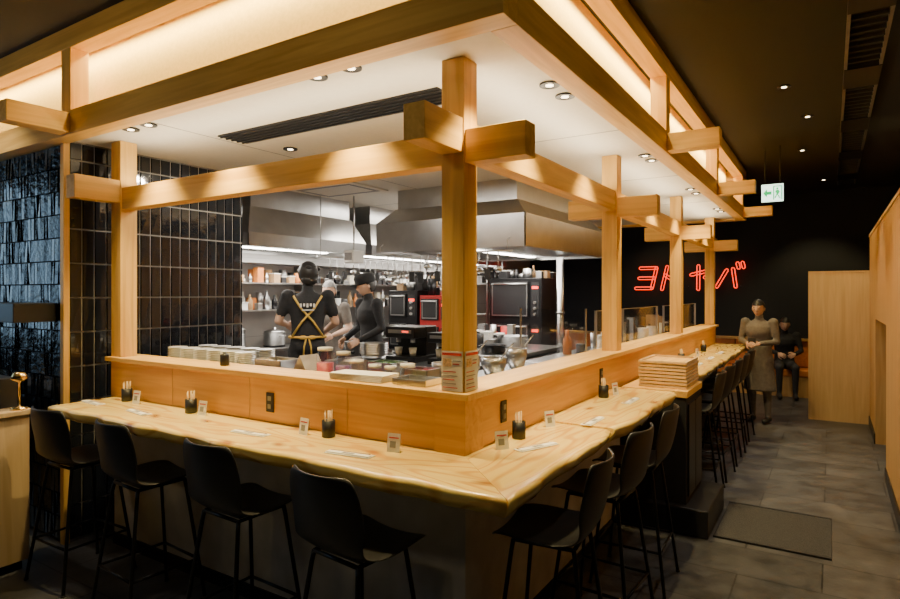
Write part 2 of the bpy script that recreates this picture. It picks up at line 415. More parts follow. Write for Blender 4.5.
b=B()
b.box(.03,.50,2.32,2.90,.2,.98,DARKW); b.box(.03,.51,2.31,2.91,.98,1.03,WY,bev=.004)
b.box(.505,.515,2.36,2.60,.25,.93,BLKM); b.box(.505,.515,2.62,2.86,.25,.93,BLKM)
b.obj('tray_station_cabinet')
b=B(); b.box(.03,.66,2.25,3.0,0,.2,BLK,bev=.01); b.obj('black_step')
b=B()
for i in range(8):
    z=1.03+i*.026; dx=random.uniform(-.006,.006); dy=random.uniform(-.006,.006)
    b.box(.14+dx,.49+dx,2.40+dy,2.88+dy,z,z+.006,WY)
    for (a0,a1,c0,c1) in ((.14,.155,2.40,2.88),(.475,.49,2.40,2.88),(.155,.475,2.40,2.415),(.155,.475,2.865,2.88)):
        b.box(a0+dx,a1+dx,c0+dy,c1+dy,z+.006,z+.020,PALE)
b.obj('wooden_serving_tray_stack')

# ---------------------------------------------------------------- tiled block
b=B()
b.box(-6.45,-3.12,-.20,1.1,0,2.82,GROUTD)
b.box(-3.125,-3.115,-.20,1.27,0,2.82,GROUT)
rnd=random.Random(3)
tw,th=.078,.235
z=.02
while z<2.8:
    y=-.19
    while y<1.26:
        y1=min(y+tw,1.268); z1=min(z+th,2.81)
        a=[-3.104+rnd.uniform(-.0025,.0025) for _ in range(4)]
        P=[(-3.116,y,z),(-3.116,y1,z),(-3.116,y1,z1),(-3.116,y,z1)]
        e=.004
        Q=[(a[0],y+e,z+e),(a[1],y1-e,z+e),(a[2],y1-e,z1-e),(a[3],y+e,z1-e)]
        pv=[b.bm.verts.new(p) for p in P]; qv=[b.bm.verts.new(p) for p in Q]
        fs=[b.bm.faces.new(qv)]+[b.bm.faces.new((pv[k],pv[(k+1)%4],qv[(k+1)%4],qv[k])) for k in range(4)]
        b._fin(fs,BLKT)
        y+=tw+.007
    z+=th+.008
tw,th=.048,.16; z=.02
while z<2.8:
    x=-3.15
    while x>-6.4:
        z1=min(z+th,2.81)
        t1=rnd.uniform(-.010,.010); t2=rnd.uniform(-.007,.007)
        a=[-.224-t1/2-t2/2,-.224+t1/2-t2/2,-.224+t1/2+t2/2,-.224-t1/2+t2/2]
        P=[(x,-.2,z),(x-tw,-.2,z),(x-tw,-.2,z1),(x,-.2,z1)]; e=.003
        Q=[(x-e,a[0],z+e),(x-tw+e,a[1],z+e),(x-tw+e,a[2],z1-e),(x-e,a[3],z1-e)]
        pv=[b.bm.verts.new(p) for p in P]; qv=[b.bm.verts.new(p) for p in Q]
        fs=[b.bm.faces.new(qv)]+[b.bm.faces.new((pv[k],pv[(k+1)%4],qv[(k+1)%4],qv[k])) for k in range(4)]
        b._fin(fs,BLKT2)
        x-=tw+.003
    z+=th+.003
b.obj('wall_black_tiled')
b=B(); b.box(-3.145,-3.10,-.235,-.195,0,2.82,WZ); b.obj('trim_tile_corner')
b=B(); b.box(-4.3,-3.2,-.50,-.235,1.55,1.68,BLK,bev=.005); b.obj('black_wall_shelf')
b=B(); b.box(-4.4,-2.92,-.95,-.52,.06,.98,PALE); b.box(-4.42,-2.90,-.97,-.50,.98,1.01,PALE,bev=.003); b.box(-4.4,-2.95,-.9,-.55,0,.06,BLKM)
b.box(-3.6,-3.597,-.951,-.95,.1,.95,GREYP); b.obj('reception_cabinet')
b=B(); b.box(-3.5,-3.08,-.62,-.52,1.01,1.2,BLK,bev=.004); b.box(-3.48,-3.1,-.625,-.62,1.03,1.18,BLKM); b.obj('payment_terminal_box')
b=B(); b.lathe([(.045,0),(.045,.012),(.012,.02),(.006,.03),(.006,.17),(.02,.175),(.05,.20),(.03,.235),(.004,.24)],(0,0,0),BRASS); b.obj('brass_table_lamp',(-2.96,-.56,1.01))

# ---------------------------------------------------------------- bar stool
def make_stool():
    prof=[(.215,.700,.17),(.20,.722,.195),(.12,.728,.215),(0,.716,.222),(-.10,.718,.218),(-.165,.738,.205),(-.20,.79,.20),(-.222,.86,.212),(-.238,.94,.215),(-.25,1.01,.205),(-.257,1.055,.18),(-.259,1.068,.15)]
    me=bpy.data.meshes.new('t'); bm=bmesh.new(); rows=[]
    for j,(y,z,w) in enumerate(prof):
        k=min(1,max(0,(z-.74)/.1)) if y<0 else 0
        row=[]
        for i in range(9):
            s=-1+2*i/8
            row.append(bm.verts.new((s*w,y+k*.055*s*s,z+(1-k)*.022*s*s)))
        rows.append(row)
    for A,C in zip(rows,rows[1:]):
        for i in range(8): bm.faces.new((A[i],A[i+1],C[i+1],C[i]))
    bm.to_mesh(me); bm.free()
    o=bpy.data.objects.new('tmp',me); COL.objects.link(o)
    m=o.modifiers.new('s','SOLIDIFY'); m.thickness=.012; m.offset=0
    m=o.modifiers.new('u','SUBSURF'); m.levels=2; m.render_levels=2
    dg=bpy.context.evaluated_depsgraph_get(); me2=bpy.data.meshes.new_from_object(o.evaluated_get(dg))
    bpy.data.objects.remove(o)
    b=B(); b.mesh(me2,[BLK])
    tops=[(.13,.13),(-.13,.13),(-.13,-.13),(.13,-.13)]
    feet=[(.21,.21),(-.21,.21),(-.21,-.22),(.21,-.22)]
    ring=[]
    for (a,c),(d,e) in zip(tops,feet):
        b.tube([(a,c,.705),(a+(d-a)*.08,c+(e-c)*.08,.66),(d,e,.006)],.010,BLKM,10)
        b.cyl((d,e,0),(d,e,.012),.013,BLK,n=10)
        t=1-.25/.7; ring.append((a+(d-a)*t,c+(e-c)*t,.25))
    for i in range(4): b.cyl(ring[i],ring[(i+1)%4],.008,BLKM,n=8)
    tp=[(a,c,.703) for a,c in tops]
    for i in range(4): b.cyl(tp[i],tp[(i+1)%4],.009,BLKM,n=8)
    b.box(-.1,.1,-.1,.1,.70,.712,BLKM)
    return b
st0=make_stool().obj('bar_stool',(-.24,-.43,0),math.radians(-6))
for x,r in ((-1.02,-2),(-1.82,-4),(-2.55,2)): inst(st0,(x,-.38,0),math.radians(r))
for y,r in ((.13,6),(.80,-3),(1.42,2),(3.35,2),(3.95,-3),(4.55,1),(5.15,4),(5.75,-2)): inst(st0,(.37,y,0),math.radians(90+r))

# ---------------------------------------------------------------- counter-top items
b=B(); b.lathe([(.030,0),(.034,.003),(.034,.085),(.030,.085),(.029,.01)],(0,0,0),BLK,20)
rnd=random.Random(5)
for i in range(12):
    a=rnd.uniform(0,6.28); r=rnd.uniform(0,.018); a2=a+rnd.uniform(-.4,.4)
    b.cyl((r*math.cos(a),r*math.sin(a),.01),(1.3*r*math.cos(a2),1.3*r*math.sin(a2),.125+rnd.uniform(-.01,.01)),.0028,PALE,n=6)
cup=b.obj('chopstick_cup',(-2.62,-.06,1.02))
for p in ((-1.90,-.07),(-.76,-.07),(.07,.42)): inst(cup,(*p,1.02))
inst(cup,(.07,1.75,1.03)); inst(cup,(.07,4.3,1.03)); inst(cup,(.07,5.6,1.03))
b=B()
b.prism([(-.035,.0,0),(-.035,.03,0),(-.035,.012,.085),(-.035,.007,.085)],(.07,0,0),GLASS)
b.box(-.033,.033,-.003,-.001,0,.085,PAPER,M=Matrix.Rotation(math.radians(-9),4,'X'))
b.box(-.018,.012,-.0045,-.003,.02,.05,GREYP,M=Matrix.Rotation(math.radians(-9),4,'X'))
b.box(-.025,.025,-.0045,-.003,.062,.068,RED,M=Matrix.Rotation(math.radians(-9),4,'X'))
card=b.obj('order_card_stand',(-2.48,-.08,1.02),.1)
for x,y,r in ((-1.78,-.08,.1),(-.90,-.11,-.1),(-.30,-.13,.15)): inst(card,(x,y,1.02),r)
for x,y,r,z in ((.10,.18,.9,1.02),(.10,.75,1.1,1.02),(.11,1.9,1.3,1.03),(.11,3.6,1.3,1.03),(.11,5.0,1.3,1.03)): inst(card,(x,y,z),r)
b=B(); b.box(-.12,.12,-.03,.03,0,.004,PAPER,bev=.001); b.box(-.115,.115,-.024,.006,.004,.009,PAPER,bev=.002)
for s in (-1,1): b.cyl((-.11,.014+.004*s,.007),(.10,.014+.006*s,.007),.003,PALE,n=6)
b.box(-.03,.03,-.02,.0,.009,.0095,GREYP)
nap=b.obj('napkin_and_chopstick_set',(-2.74,-.22,1.021),-.1)
for x,y,r in ((-2.17,-.24,-.15),(-1.15,-.24,.05),(-.44,-.27,.12),(.22,.30,1.2),): inst(nap,(x,y,1.021),r)
for y in (.95,1.7,3.4,4.1,4.8,5.5): inst(nap,(.27,y,1.031),1.57)
b=B(); b.box(-.03,.03,-.008,0,0,.11,BLK,bev=.003); b.box(-.012,.012,-.012,-.008,.02,.045,GREYP); b.box(-.012,.012,-.012,-.008,.065,.09,GREYP)
ol=b.obj('black_power_outlet',(-1.27,-.001,1.08)); inst(ol,(.001,.38,1.10),math.pi/2); inst(ol,(.001,1.9,1.10),math.pi/2)
ORG0=plain('food_photo_orange',(.62,.40,.22),.6,noise=.4,nscale=90)
b=B()
b.box(-.116,-.004,-.0065,-.003,1.304,1.485,PAPER); b.box(-.112,-.008,-.008,-.0065,1.466,1.478,RED)
b.box(-.108,-.062,-.0078,-.0065,1.415,1.452,ORG0); b.box(-.055,-.012,-.0078,-.0065,1.44,1.445,GREYP); b.box(-.055,-.02,-.0078,-.0065,1.425,1.430,RED)
for k in range(5): b.box(-.108,-.03-.008*(k%3),-.0075,-.0065,1.318+k*.018,1.322+k*.018,GREYP if k%2 else RED)
b.box(.003,.0065,.004,.116,1.304,1.485,PAPER); b.box(.0065,.008,.008,.112,1.466,1.478,RED)
b.box(.0065,.0078,.012,.058,1.415,1.452,ORG0); b.box(.0065,.0078,.065,.108,1.44,1.445,GREYP); b.box(.0065,.0078,.065,.10,1.425,1.430,RED)
for k in range(5): b.box(.0065,.0075,.012,.09-.008*(k%3),1.318+k*.018,1.322+k*.018,GREYP if k%2 else RED)
b.obj('menu_placards')

# ---------------------------------------------------------------- kitchen
b=B(); b.box(-4.2,-.10,.12,7.0,0,.25,KFL); b.obj('floor_kitchen')
def bench(name,x0,x1,y0,y1,z=1.17,z0=.25,shelf=True):
    b=B(); b.box(x0,x1,y0,y1,z-.04,z,STEEL,bev=.004)
    for x in (x0+.03,x1-.07):
        for y in (y0+.03,y1-.07): b.box(x,x+.04,y,y+.04,z0,z-.04,STEEL)
    if shelf: b.box(x0+.03,x1-.03,y0+.03,y1-.03,z0+.2,z0+.22,STEEL); b.box(x0+.04,x1-.04,y0+.05,y1-.05,z0+.25,z-.06,STEELD)
    return b.obj(name)
bench('stainless_worktop',-2.78,-.85,.24,.80)
bench('stainless_worktop',-.83,-.24,.24,2.25)
bench('stainless_worktop',-.83,-.24,2.3,6.9)
bench('cooking_island',-2.25,-1.1,2.6,4.0,1.165)
b=B(); b.box(-4.19,-3.74,1.5,6.9,.30,1.1,STEEL,bev=.004); b.box(-4.19,-3.72,1.5,6.9,1.1,1.14,STEELD,bev=.003)
for i in range(9):
    y=1.8+i*.58; b.box(-3.74,-3.732,y-.25,y+.25,.38,.9,STEELD,bev=.004); b.cyl((-3.73,y-.1,1.0),(-3.70,y-.1,1.0),.02,BLK); b.cyl((-3.73,y+.1,1.0),(-3.70,y+.1,1.0),.02,BLK)
    b.lathe([(.12,0),(.12,.02),(.10,.02),(.10,.0)],(-3.95,y,1.14),BLKM)
b.obj('gas_stove_line')
def pot(name,loc,r,h,mat=STEEL,lid=True):
    b=B(); pr=[(r*.95,0),(r,.01),(r,h),(r+.008,h+.003),(r-.006,h),(r-.008,.012)]
    b.lathe(pr,(0,0,0),mat)
    if lid: b.lathe([(r,h+.004),(r*.9,h+.02),(r*.3,h+.035),(.02,h+.04),(.02,h+.06),(.0,h+.06)],(0,0,0),mat)
    for s in (-1,1): b.tube([(s*r,-.04,h*.75),(s*(r+.035),-.03,h*.78),(s*(r+.035),.03,h*.78),(s*r,.04,h*.75)],.006,mat)
    return b.obj(name,loc)
for i,(y,r,h) in enumerate(((1.8,.14,.2),(2.38,.12,.14),(2.96,.16,.22),(3.54,.13,.15),(4.12,.15,.2),(4.7,.14,.18),(5.3,.16,.22))): pot('stock_pot',(-3.95,y,1.16),r,h)
pot('soup_pot',(-1.9,2.9,1.166),.15,.12,STEELD,False); pot('soup_pot',(-1.38,2.85,1.166),.12,.08,BLKM,False); pot('soup_pot',(-1.45,3.4,1.166),.16,.13,STEELD,False)
def hood(name,x0,x1,y0,y1,z0,z1,ins=.25,top=2.82,lip=.13):
    b=B(); t=.01
    for a in ((x0,x1,y0,y0+t),(x0,x1,y1-t,y1),(x0,x0+t,y0,y1),(x1-t,x1,y0,y1)): b.box(a[0],a[1],a[2],a[3],z0,z0+lip,STEEL)
    A=[(x0,y0),(x1,y0),(x1,y1),(x0,y1)]; xi0=x0 if x0<-4.1 else x0+ins
    C=[(xi0,y0+ins),(x1-ins,y0+ins),(x1-ins,y1-ins),(xi0,y1-ins)]
    va=[b.bm.verts.new((*p,z0+lip)) for p in A]; vc=[b.bm.verts.new((*p,z1)) for p in C]
    b._fin([b.bm.faces.new((va[i],va[(i+1)%4],vc[(i+1)%4],vc[i])) for i in range(4)]+[b.bm.faces.new(vc)],STEEL)
    b.box(C[0][0]+.02,C[1][0]-.02,C[0][1]+.02,C[2][1]-.02,z1,top,STEEL)
    n=int((y1-y0)/.25)
    for i in range(n):
        b.box(x0+.05,x1-.05,y0+.04+i*.25,y0+.25+i*.25,z0+.05,z0+.07,STEELD)
    for i in range(int((y1-y0)/.06)): b.box(x0+.04,x1-.04,y0+.03+i*.06,y0+.045+i*.06,z0+.03,z0+.045,STEEL)
    b.box((x0+x1)/2-.05,(x0+x1)/2+.05,y0+.2,y1-.2,z0+.02,z0+.03,LAMPW)
    return b.obj(name)
hood('exhaust_hood',-4.19,-3.25,1.45,3.15,2.2,2.6,.12)
hood('exhaust_hood',-4.19,-3.25,3.25,6.8,2.2,2.6,.12)
hood('exhaust_hood',-2.6,-.9,2.55,4.75,2.17,2.62,.14,lip=.30)
KC=(1,.92,.80)
area('hood_light',(-1.6,3.6,2.17),1.2,1.6,(0,0,0),48,KC)
area('hood_light',(-3.7,2.4,2.19),.6,1.4,(0,0,0),42,KC)
area('hood_light',(-3.7,5.0,2.19),.6,3,(0,0,0),50,KC)
area('kitchen_ceiling_light',(-2.0,1.3,2.79),1.2,.3,(0,0,0),30,KC)
area('kitchen_ceiling_light',(-2.85,4.2,2.79),.25,2.2,(0,0,0),34,KC)
emred=emis('red_display',(1,.05,.02),3)
REDM=plain('red_machine_enamel',(.36,.02,.02),.3)
def oven(name,x0,x1,y0,y1,z0,z1,n=2,body=None):
    body=body or BLKM
    b=B(); b.box(x0,x1,y0,y1,z0,z1,body,bev=.006)
    for fx in (x0+.04,x1-.04):
        for fy in (y0+.04,y1-.04): b.cyl((fx,fy,z0-.05),(fx,fy,z0),.02,STEEL,n=10)
    h=(z1-z0)/n
    for i in range(n):
        a=z0+i*h
        b.box(x0+.03,x1-.16,y0-.02,y0,a+.04,a+h-.04,BLKM,bev=.004); b.box(x0+.045,x1-.175,y0-.024,y0-.02,a+.055,a+h-.055,STEELD); b.box(x0+.06,x1-.19,y0-.028,y0-.024,a+.07,a+h-.07,BLK)
        b.cyl((x0+.05,y0-.05,a+h-.07),(x1-.18,y0-.05,a+h-.07),.009,STEEL,n=8)
        for s in (x0+.06,x1-.19): b.cyl((s,y0-.05,a+h-.07),(s,y0-.02,a+h-.07),.006,STEEL,n=8)
        b.box(x1-.13,x1-.03,y0-.006,y0,a+.05,a+h-.05,BLK); b.box(x1-.12,x1-.04,y0-.010,y0-.006,a+h-.13,a+h-.10,emred)
        for k in range(3): b.cyl((x1-.08,y0-.03,a+.08+k*.07),(x1-.08,y0-.006,a+.08+k*.07),.018,STEEL,n=12)
    return b.obj(name)
bench('oven_stand',-2.25,-1.45,4.2,4.95,.845)
oven('combi_oven',-2.2,-1.5,4.27,4.9,.90,1.93)
bench('microwave_stand',-3.35,-2.35,3.6,4.25,.995)
oven('microwave_oven',-3.32,-2.88,3.67,4.2,1.05,1.78,2)
oven('microwave_oven',-2.84,-2.40,3.67,4.2,1.05,1.72,2,REDM)
b=B(); b.cyl((-1.32,4.4,.25),(-1.32,4.4,2.17),.045,STEEL); b.cyl((-1.32,4.4,1.5),(-1.32,4.4,1.53),.055,STEELD); b.cyl((-1.32,4.4,.25),(-1.32,4.4,.27),.09,STEEL); b.obj('steel_pipe_column')
b=B()
for z in (1.55,1.85,2.08):
    b.box(-4.19,-3.88,1.6,6.8,z,z+.015,STEEL)
    for y in (1.7,2.9,4.1,5.3,6.6): b.box(-4.19,-3.90,y,y+.01,z-.08,z,STEELD)
b.obj('steel_kitchen_shelf')
KM=[WHITE,STEEL,BLK,CREAM,BLK,STEELD,CARD,BLKM,STEELD,ORANGE]
def clutter(b,rnd,x0,x1,y0,y1,z,hmax=.2,step=.11,mats=KM):
    """tubs, cans, bottles and boxes standing on a shelf"""
    x=x0
    while x<x1:
        y=y0
        while y<y1:
            r=rnd.uniform(.03,step*.46); h=rnd.uniform(.06,hmax); m=rnd.choice(mats); k=rnd.random()
            cx=x+step/2; cy=y+step/2
            if k<.35: b.lathe([(r*.8,0),(r,h*.4),(r,h),(r*.92,h),(r*.7,.01)],(cx,cy,z),m,14)
            elif k<.6: b.lathe([(r*.7,0),(r*.7,h*.65),(r*.28,h*.82),(r*.28,h*1.05),(0,h*1.05)],(cx,cy,z),m,12)
            elif k<.85: b.box(cx-r,cx+r,cy-r,cy+r,z,z+h,m,bev=.004)
            else: b.box(cx-r,cx+r,cy-r,cy+r,z,z+h*.6,m,bev=.003); b.box(cx-r-.004,cx+r+.004,cy-r-.004,cy+r+.004,z+h*.6,z+h*.66,WHITE)
            y+=step
        x+=step
rnd=random.Random(11)
b=B(); clutter(b,rnd,-4.14,-3.92,1.65,6.7,1.566,.22,.115); clutter(b,rnd,-4.14,-3.92,1.65,6.7,1.866,.17,.115); b.obj('kitchenware_on_shelf')
# free-standing rack behind the microwaves, and boxes on top of appliances
b=B()
for z in (1.0,1.45,1.86,2.2): b.box(-3.35,-2.35,4.5,4.95,z,z+.02,STEEL)
for x in (-3.35,-2.375):
    for y in (4.5,4.925): b.box(x,x+.025,y,y+.025,.25,2.5,STEEL)
clutter(b,rnd,-3.3,-2.42,4.55,4.85,1.88,.26,.14); clutter(b,rnd,-3.3,-2.42,4.55,4.85,2.22,.24,.16); b.obj('storage_rack_with_supplies')
b=B(); clutter(b,rnd,-3.28,-2.95,3.72,4.1,0,.22,.15); b.obj('supply_boxes',(0,0,1.781))
b=B(); clutter(b,rnd,-2.82,-2.45,3.72,4.1,0,.25,.15); b.obj('supply_boxes',(0,0,1.721))
b=B(); clutter(b,rnd,-2.15,-1.6,4.35,4.8,0,.16,.16,[STEEL,STEELD,BLK,CARD]); b.obj('supply_boxes',(0,0,1.931))
b=B(); clutter(b,rnd,-.78,-.50,3.0,3.12,0,.3,.14); clutter(b,rnd,-.80,-.52,3.8,4.5,0,.32,.14); clutter(b,rnd,-.80,-.52,5.2,6.4,0,.34,.15); b.obj('kitchen_containers',(0,0,1.171))
b=B(); clutter(b,rnd,-2.15,-1.65,3.2,3.9,0,.26,.15,[STEEL,STEELD,BLK,WHITE,RED]); b.obj('seasoning_containers',(0,0,1.166))
b=B(); b.cyl((-3.2,2.3,2.14),(-3.2,5.2,2.14),.008,STEEL)
for yy in (2.35,5.15): b.cyl((-3.2,yy,2.14),(-3.2,yy,2.82),.005,STEEL)
y=2.5
while y<5.1:
    L=rnd.uniform(.12,.26); b.cyl((-3.2,y,2.14),(-3.2,y,2.14-L),.005,STEEL,n=6)
    k=rnd.choice([0,1,2])
    if k==0: b.ell((-3.2,y,2.13-L),(.035,.035,.025),STEEL,seg=12,ring=8)
    elif k==1: b.box(-3.205,-3.195,y-.03,y+.03,2.06-L,2.14-L,BLK)
    else: b.lathe([(.0,-.04),(.05,-.03),(.07,0),(.065,0)],(-3.2,y,2.12-L),STEELD,14)
    y+=rnd.uniform(.08,.15)
b.obj('hanging_utensil_rail')
b=B(); b.cyl((-2.55,2.49,2.13),(-1.0,2.49,2.13),.008,STEEL)
for xx in (-2.5,-1.05): b.tube([(xx,2.49,2.13),(xx,2.49,2.22),(xx,2.545,2.25)],.005,STEEL)
x=-2.4
while x<-1.1:
    L=rnd.uniform(.10,.22); b.cyl((x,2.49,2.13),(x,2.49,2.13-L),.005,STEEL,n=6)
    if rnd.random()<.5: b.ell((x,2.49,2.12-L),(.04,.04,.03),STEEL,seg=12,ring=8)
    else: b.box(x-.03,x+.03,2.485,2.495,2.03-L,2.13-L,BLK)
    x+=rnd.uniform(.08,.13)
b.obj('hanging_ladle_rail')
b=B(); b.box(-3.12,-2.98,2.62,2.80,2.08,2.22,WHITE,bev=.01); b.cyl((-3.05,2.71,2.22),(-3.05,2.71,2.82),.01,STEEL); b.box(-3.1,-3.0,2.612,2.62,2.11,2.19,GREYP); b.obj('order_printer_box')
b=B()
for (y0,y1) in ((2.45,3.1),(3.2,4.5),(4.8,6.7)):
    b.box(-.23,-.222,y0,y1,1.302,1.60,GLASS); b.box(-.232,-.22,y0,y1,1.60,1.606,STEEL); b.box(-.235,-.215,y0,y0+.015,1.302,1.606,STEEL); b.box(-.235,-.215,y1-.015,y1,1.302,1.606,STEEL)
b.box(-.82,-.24,2.275,2.283,1.19,1.62,GLASS); b.box(-.82,-.81,2.27,2.288,1.17,1.625,STEEL); b.box(-.25,-.24,2.27,2.288,1.17,1.625,STEEL)
b.obj('glass_partition')
def plates(loc,r,n,mat=WHITE):
    b=B()
    for i in range(n):
        z=i*.012; b.lathe([(r*.55,z),(r*.6,z+.003),(r,z+.014),(r,z+.018),(r*.58,z+.008),(.001,z+.007)],(0,0,0),mat,24)
    return b.obj('stacked_plates',loc)
p0=plates((-2.66,.34,1.17),.068,15)
for i in range(1,6): inst(p0,(-2.66+i*.15,.34,1.17))
for i in range(5): inst(p0,(-2.6+i*.16,.55,1.17))
inst(p0,(-.40,3.2,1.17)); inst(p0,(-.40,3.5,1.17)); inst(p0,(-.40,4.6,1.17)); inst(p0,(-.40,5.0,1.17))
b=B(); b.lathe([(.024,0),(.027,.006),(.027,.066),(.024,.07),(.009,.075),(.009,.084),(0,.084)],(0,0,0),BLK); b.obj('black_sauce_pot',(-1.78,.08,1.30))
def tub(name,loc,sx,sy,h,mat,food):
    b=B(); b.box(-sx,sx,-sy,sy,0,.006,mat)
    for a in ((-sx,sx,-sy,-sy+.006),(-sx,sx,sy-.006,sy),(-sx,-sx+.006,-sy,sy),(sx-.006,sx,-sy,sy)): b.box(a[0],a[1],a[2],a[3],.006,h,mat)
    r=random.Random(name+str(loc))
    for i in range(26): b.ell((r.uniform(-sx*.75,sx*.75),r.uniform(-sy*.7,sy*.7),h*.8+r.uniform(-.01,.015)),(.025,.02,.012),food,seg=8,ring=6)
    b.box(-sx+.006,sx-.006,-sy+.006,sy-.006,.01,h*.8,food)
    return b.obj(name,loc)
GREEN=plain('chopped_greens',(.12,.28,.05),.6,noise=.5,nscale=60); PINK=plain('pickled_ginger',(.5,.09,.12),.5,noise=.3)
NOOD=plain('noodles',(.65,.5,.25),.5,noise=.2); PURP=plain('purple_cabbage',(.18,.06,.2),.5)
ORG=plain('orange_sauce',(.6,.2,.04),.4)
tub('noodle_tub',(-1.66,.40,1.17),.12,.09,.15,STEEL,NOOD)
tub('greens_tub',(-.96,.66,1.17),.10,.08,.15,STEEL,GREEN)
tub('cabbage_tub',(-1.30,.66,1.17),.11,.09,.14,STEEL,CREAM)
tub('ginger_tub',(-.62,.56,1.17),.08,.07,.14,STEEL,PINK)
b=B(); b.prism([(-.10,-.0,0),(.10,0,0),(0,0,.17)],(0,.16,0),STEEL); b.box(-.11,.11,-.01,.17,-.006,0,STEEL); b.obj('gyoza_steel_cover',(-1.40,.34,1.19))
def jar(loc,r,h,food):
    b=B(); b.lathe([(r*.93,.004),(r*.93,h*.75),(.0,h*.75)],(0,0,0),food,18); b.lathe([(r,0),(r,h),(r*.8,h+.02),(r*.8,h+.03)],(0,0,0),GLASS,18); b.lathe([(r*.85,h+.02),(r*.85,h+.04),(0,h+.042)],(0,0,0),WHITE,18)
    return b.obj('condiment_jar',loc)
for i,(x,y,r,h,f) in enumerate(((-1.20,.36,.055,.21,PINK),(-1.07,.38,.05,.19,PURP),(-.95,.36,.05,.15,ORG),(-.82,.37,.045,.13,RED),(-.70,.36,.04,.13,GREEN),(-.58,.36,.05,.15,BLK))): jar((x,y,1.17),r,h,f)
b=B()
for i in range(5): b.box(-.17,.17,-.075,.075,i*.007,i*.007+.005,PAPER,bev=.001,M=Matrix.Rotation(.02*i-.04,4,'Z'))
b.obj('paper_menu_stack',(-.66,.085,1.302),.05)
b=B(); b.box(-.10,.10,-.07,.07,0,.004,STEEL)
for a in ((-.10,.10,-.07,-.066),(-.10,.10,.066,.07),(-.1,-.096,-.07,.07),(.096,.1,-.07,.07)): b.box(*a,.004,.03,STEEL)
mt=b.obj('metal_tray',(-.33,.10,1.302))
for y in (.45,.75,1.05,1.4,1.8): inst(mt,(-.34,y,1.172),1.57)
for (x,y,r,h) in ((-.62,.80,.08,.14),(-.62,1.10,.07,.16),(-.60,1.40,.09,.12),(-.62,1.80,.08,.15)):
    b=B(); b.lathe([(r*.7,0),(r,h*.6),(r*1.02,h),(r*.96,h),(r*.66,.01)],(0,0,0),STEEL); b.tube([(r*.3,0,h*.5),(r*.8,.03,h+.03),(r*1.3,.08,h+.10)],.005,STEEL); b.obj('mixing_bowl_with_ladle',(x,y,1.18))
bench('prep_table',-2.3,-1.0,1.55,2.15,1.165)
b=B()
for k in range(5): b.lathe([(.10,k*.02),(.13,k*.02+.06),(.125,k*.02+.06),(.09,k*.02+.006)],(0,0,0),STEEL,24)
b.obj('steel_mixing_bowl_stack',(-2.05,1.85,1.166))
def blk_machine(loc,w,d,h):
    b=B(); b.box(-w/2,w/2,-d/2,d/2,0,.05,BLKM,bev=.005); b.box(-w/2,w/2,0,d/2,.05,h,BLKM,bev=.008); b.box(-w/2,w/2,-d/2,0,h*.68,h,BLKM,bev=.008)
    for s in (-.25,.25): b.cyl((s*w,-d*.25,h*.55),(s*w,-d*.25,h*.68),.02,STEEL); b.lathe([(.025,.0),(.035,.07),(.033,.07),(.022,.004)],(s*w,-d*.25,.052),WHITE,14)
    b.box(-w*.4,w*.4,-d/2-.004,-d/2,h*.82,h*.92,STEELD); b.box(w*.1,w*.3,-d/2-.007,-d/2-.004,h*.85,h*.89,emred)
    return b.obj('black_countertop_machine',loc)
blk_machine((-1.66,1.88,1.166),.30,.34,.30); blk_machine((-1.26,1.90,1.166),.28,.32,.26)

# ---------------------------------------------------------------- neon sign
b=B()
G={'yo':[((.1,.95),(.88,.95)),((.88,.95),(.88,.05)),((.15,.5),(.88,.5)),((.1,.05),(.88,.05))],
   'do':[((.12,1),(.12,0)),((.12,.62),(.62,.36)),((.50,.98),(.60,.78)),((.70,1.0),(.80,.8))],
   'ya':[((.05,.62),(.9,.82)),((.9,.82),(.68,.5)),((.28,1.0),(.52,.0))],
   'ba':[((.30,.8),(.05,.1)),((.55,.85),(.85,.1)),((.68,1.08),(.78,.88)),((.88,1.1),(.98,.9))]}
def neon_stroke(p,q,ox,oz,sx,sz,y):
    P=Vector((ox+p[0]*sx+p[1]*.10,y,oz+p[1]*sz)); Q=Vector((ox+q[0]*sx+q[1]*.10,y,oz+q[1]*sz))
    d=(Q-P).normalized(); n=Vector((-d.z,0,d.x))*.026
    b.tube([P+n,Q+n,Q+n*.5+d*.02,Q-n*.5+d*.02,Q-n,P-n,P-n*.5-d*.02,P+n*.5-d*.02],.0085,NEON,6,closed=True)
x=-1.92
for k in ('yo','do','ya','ba'):
    for p,q in G[k]: neon_stroke(p,q,x,1.82,.40,.44,9.72)
    x+=.50
for xx in (-1.7,-.9,0): b.cyl((xx,9.73,1.88),(xx,9.8,1.88),.01,BLKM,n=8)
b.obj('neon_katakana_sign')

# exit sign
GRN=emis('exit_green',(0,.42,.12),1.6); WHT=emis('exit_white',(.70,1,.82),3.0)
b=B()
b.box(-.15,.15,0,.05,0,.27,BLKM); b.box(-.145,.145,-.006,0,.005,.265,WHT)
yy=-.009
def ep(pts): b.prism([(x,yy,z) for x,z in pts],(0,.0025,0),GRN)
ep([(-.125,.135),(-.07,.20),(-.07,.16),(-.01,.16),(-.01,.11),(-.07,.11),(-.07,.07)])
ep([(.01,.03),(.025,.03),(.025,.24),(.01,.24)]); ep([(.025,.225),(.13,.225),(.13,.24),(.025,.24)]); ep([(.115,.03),(.13,.03),(.13,.225),(.115,.225)])
b.cyl((.065,yy,.195),(.065,yy+.0025,.195),.016,GRN)
ep([(.045,.178),(.09,.172),(.086,.115),(.052,.112)]); ep([(.05,.17),(.03,.14),(.04,.131),(.06,.16)]); ep([(.08,.165),(.108,.14),(.100,.130),(.078,.148)])
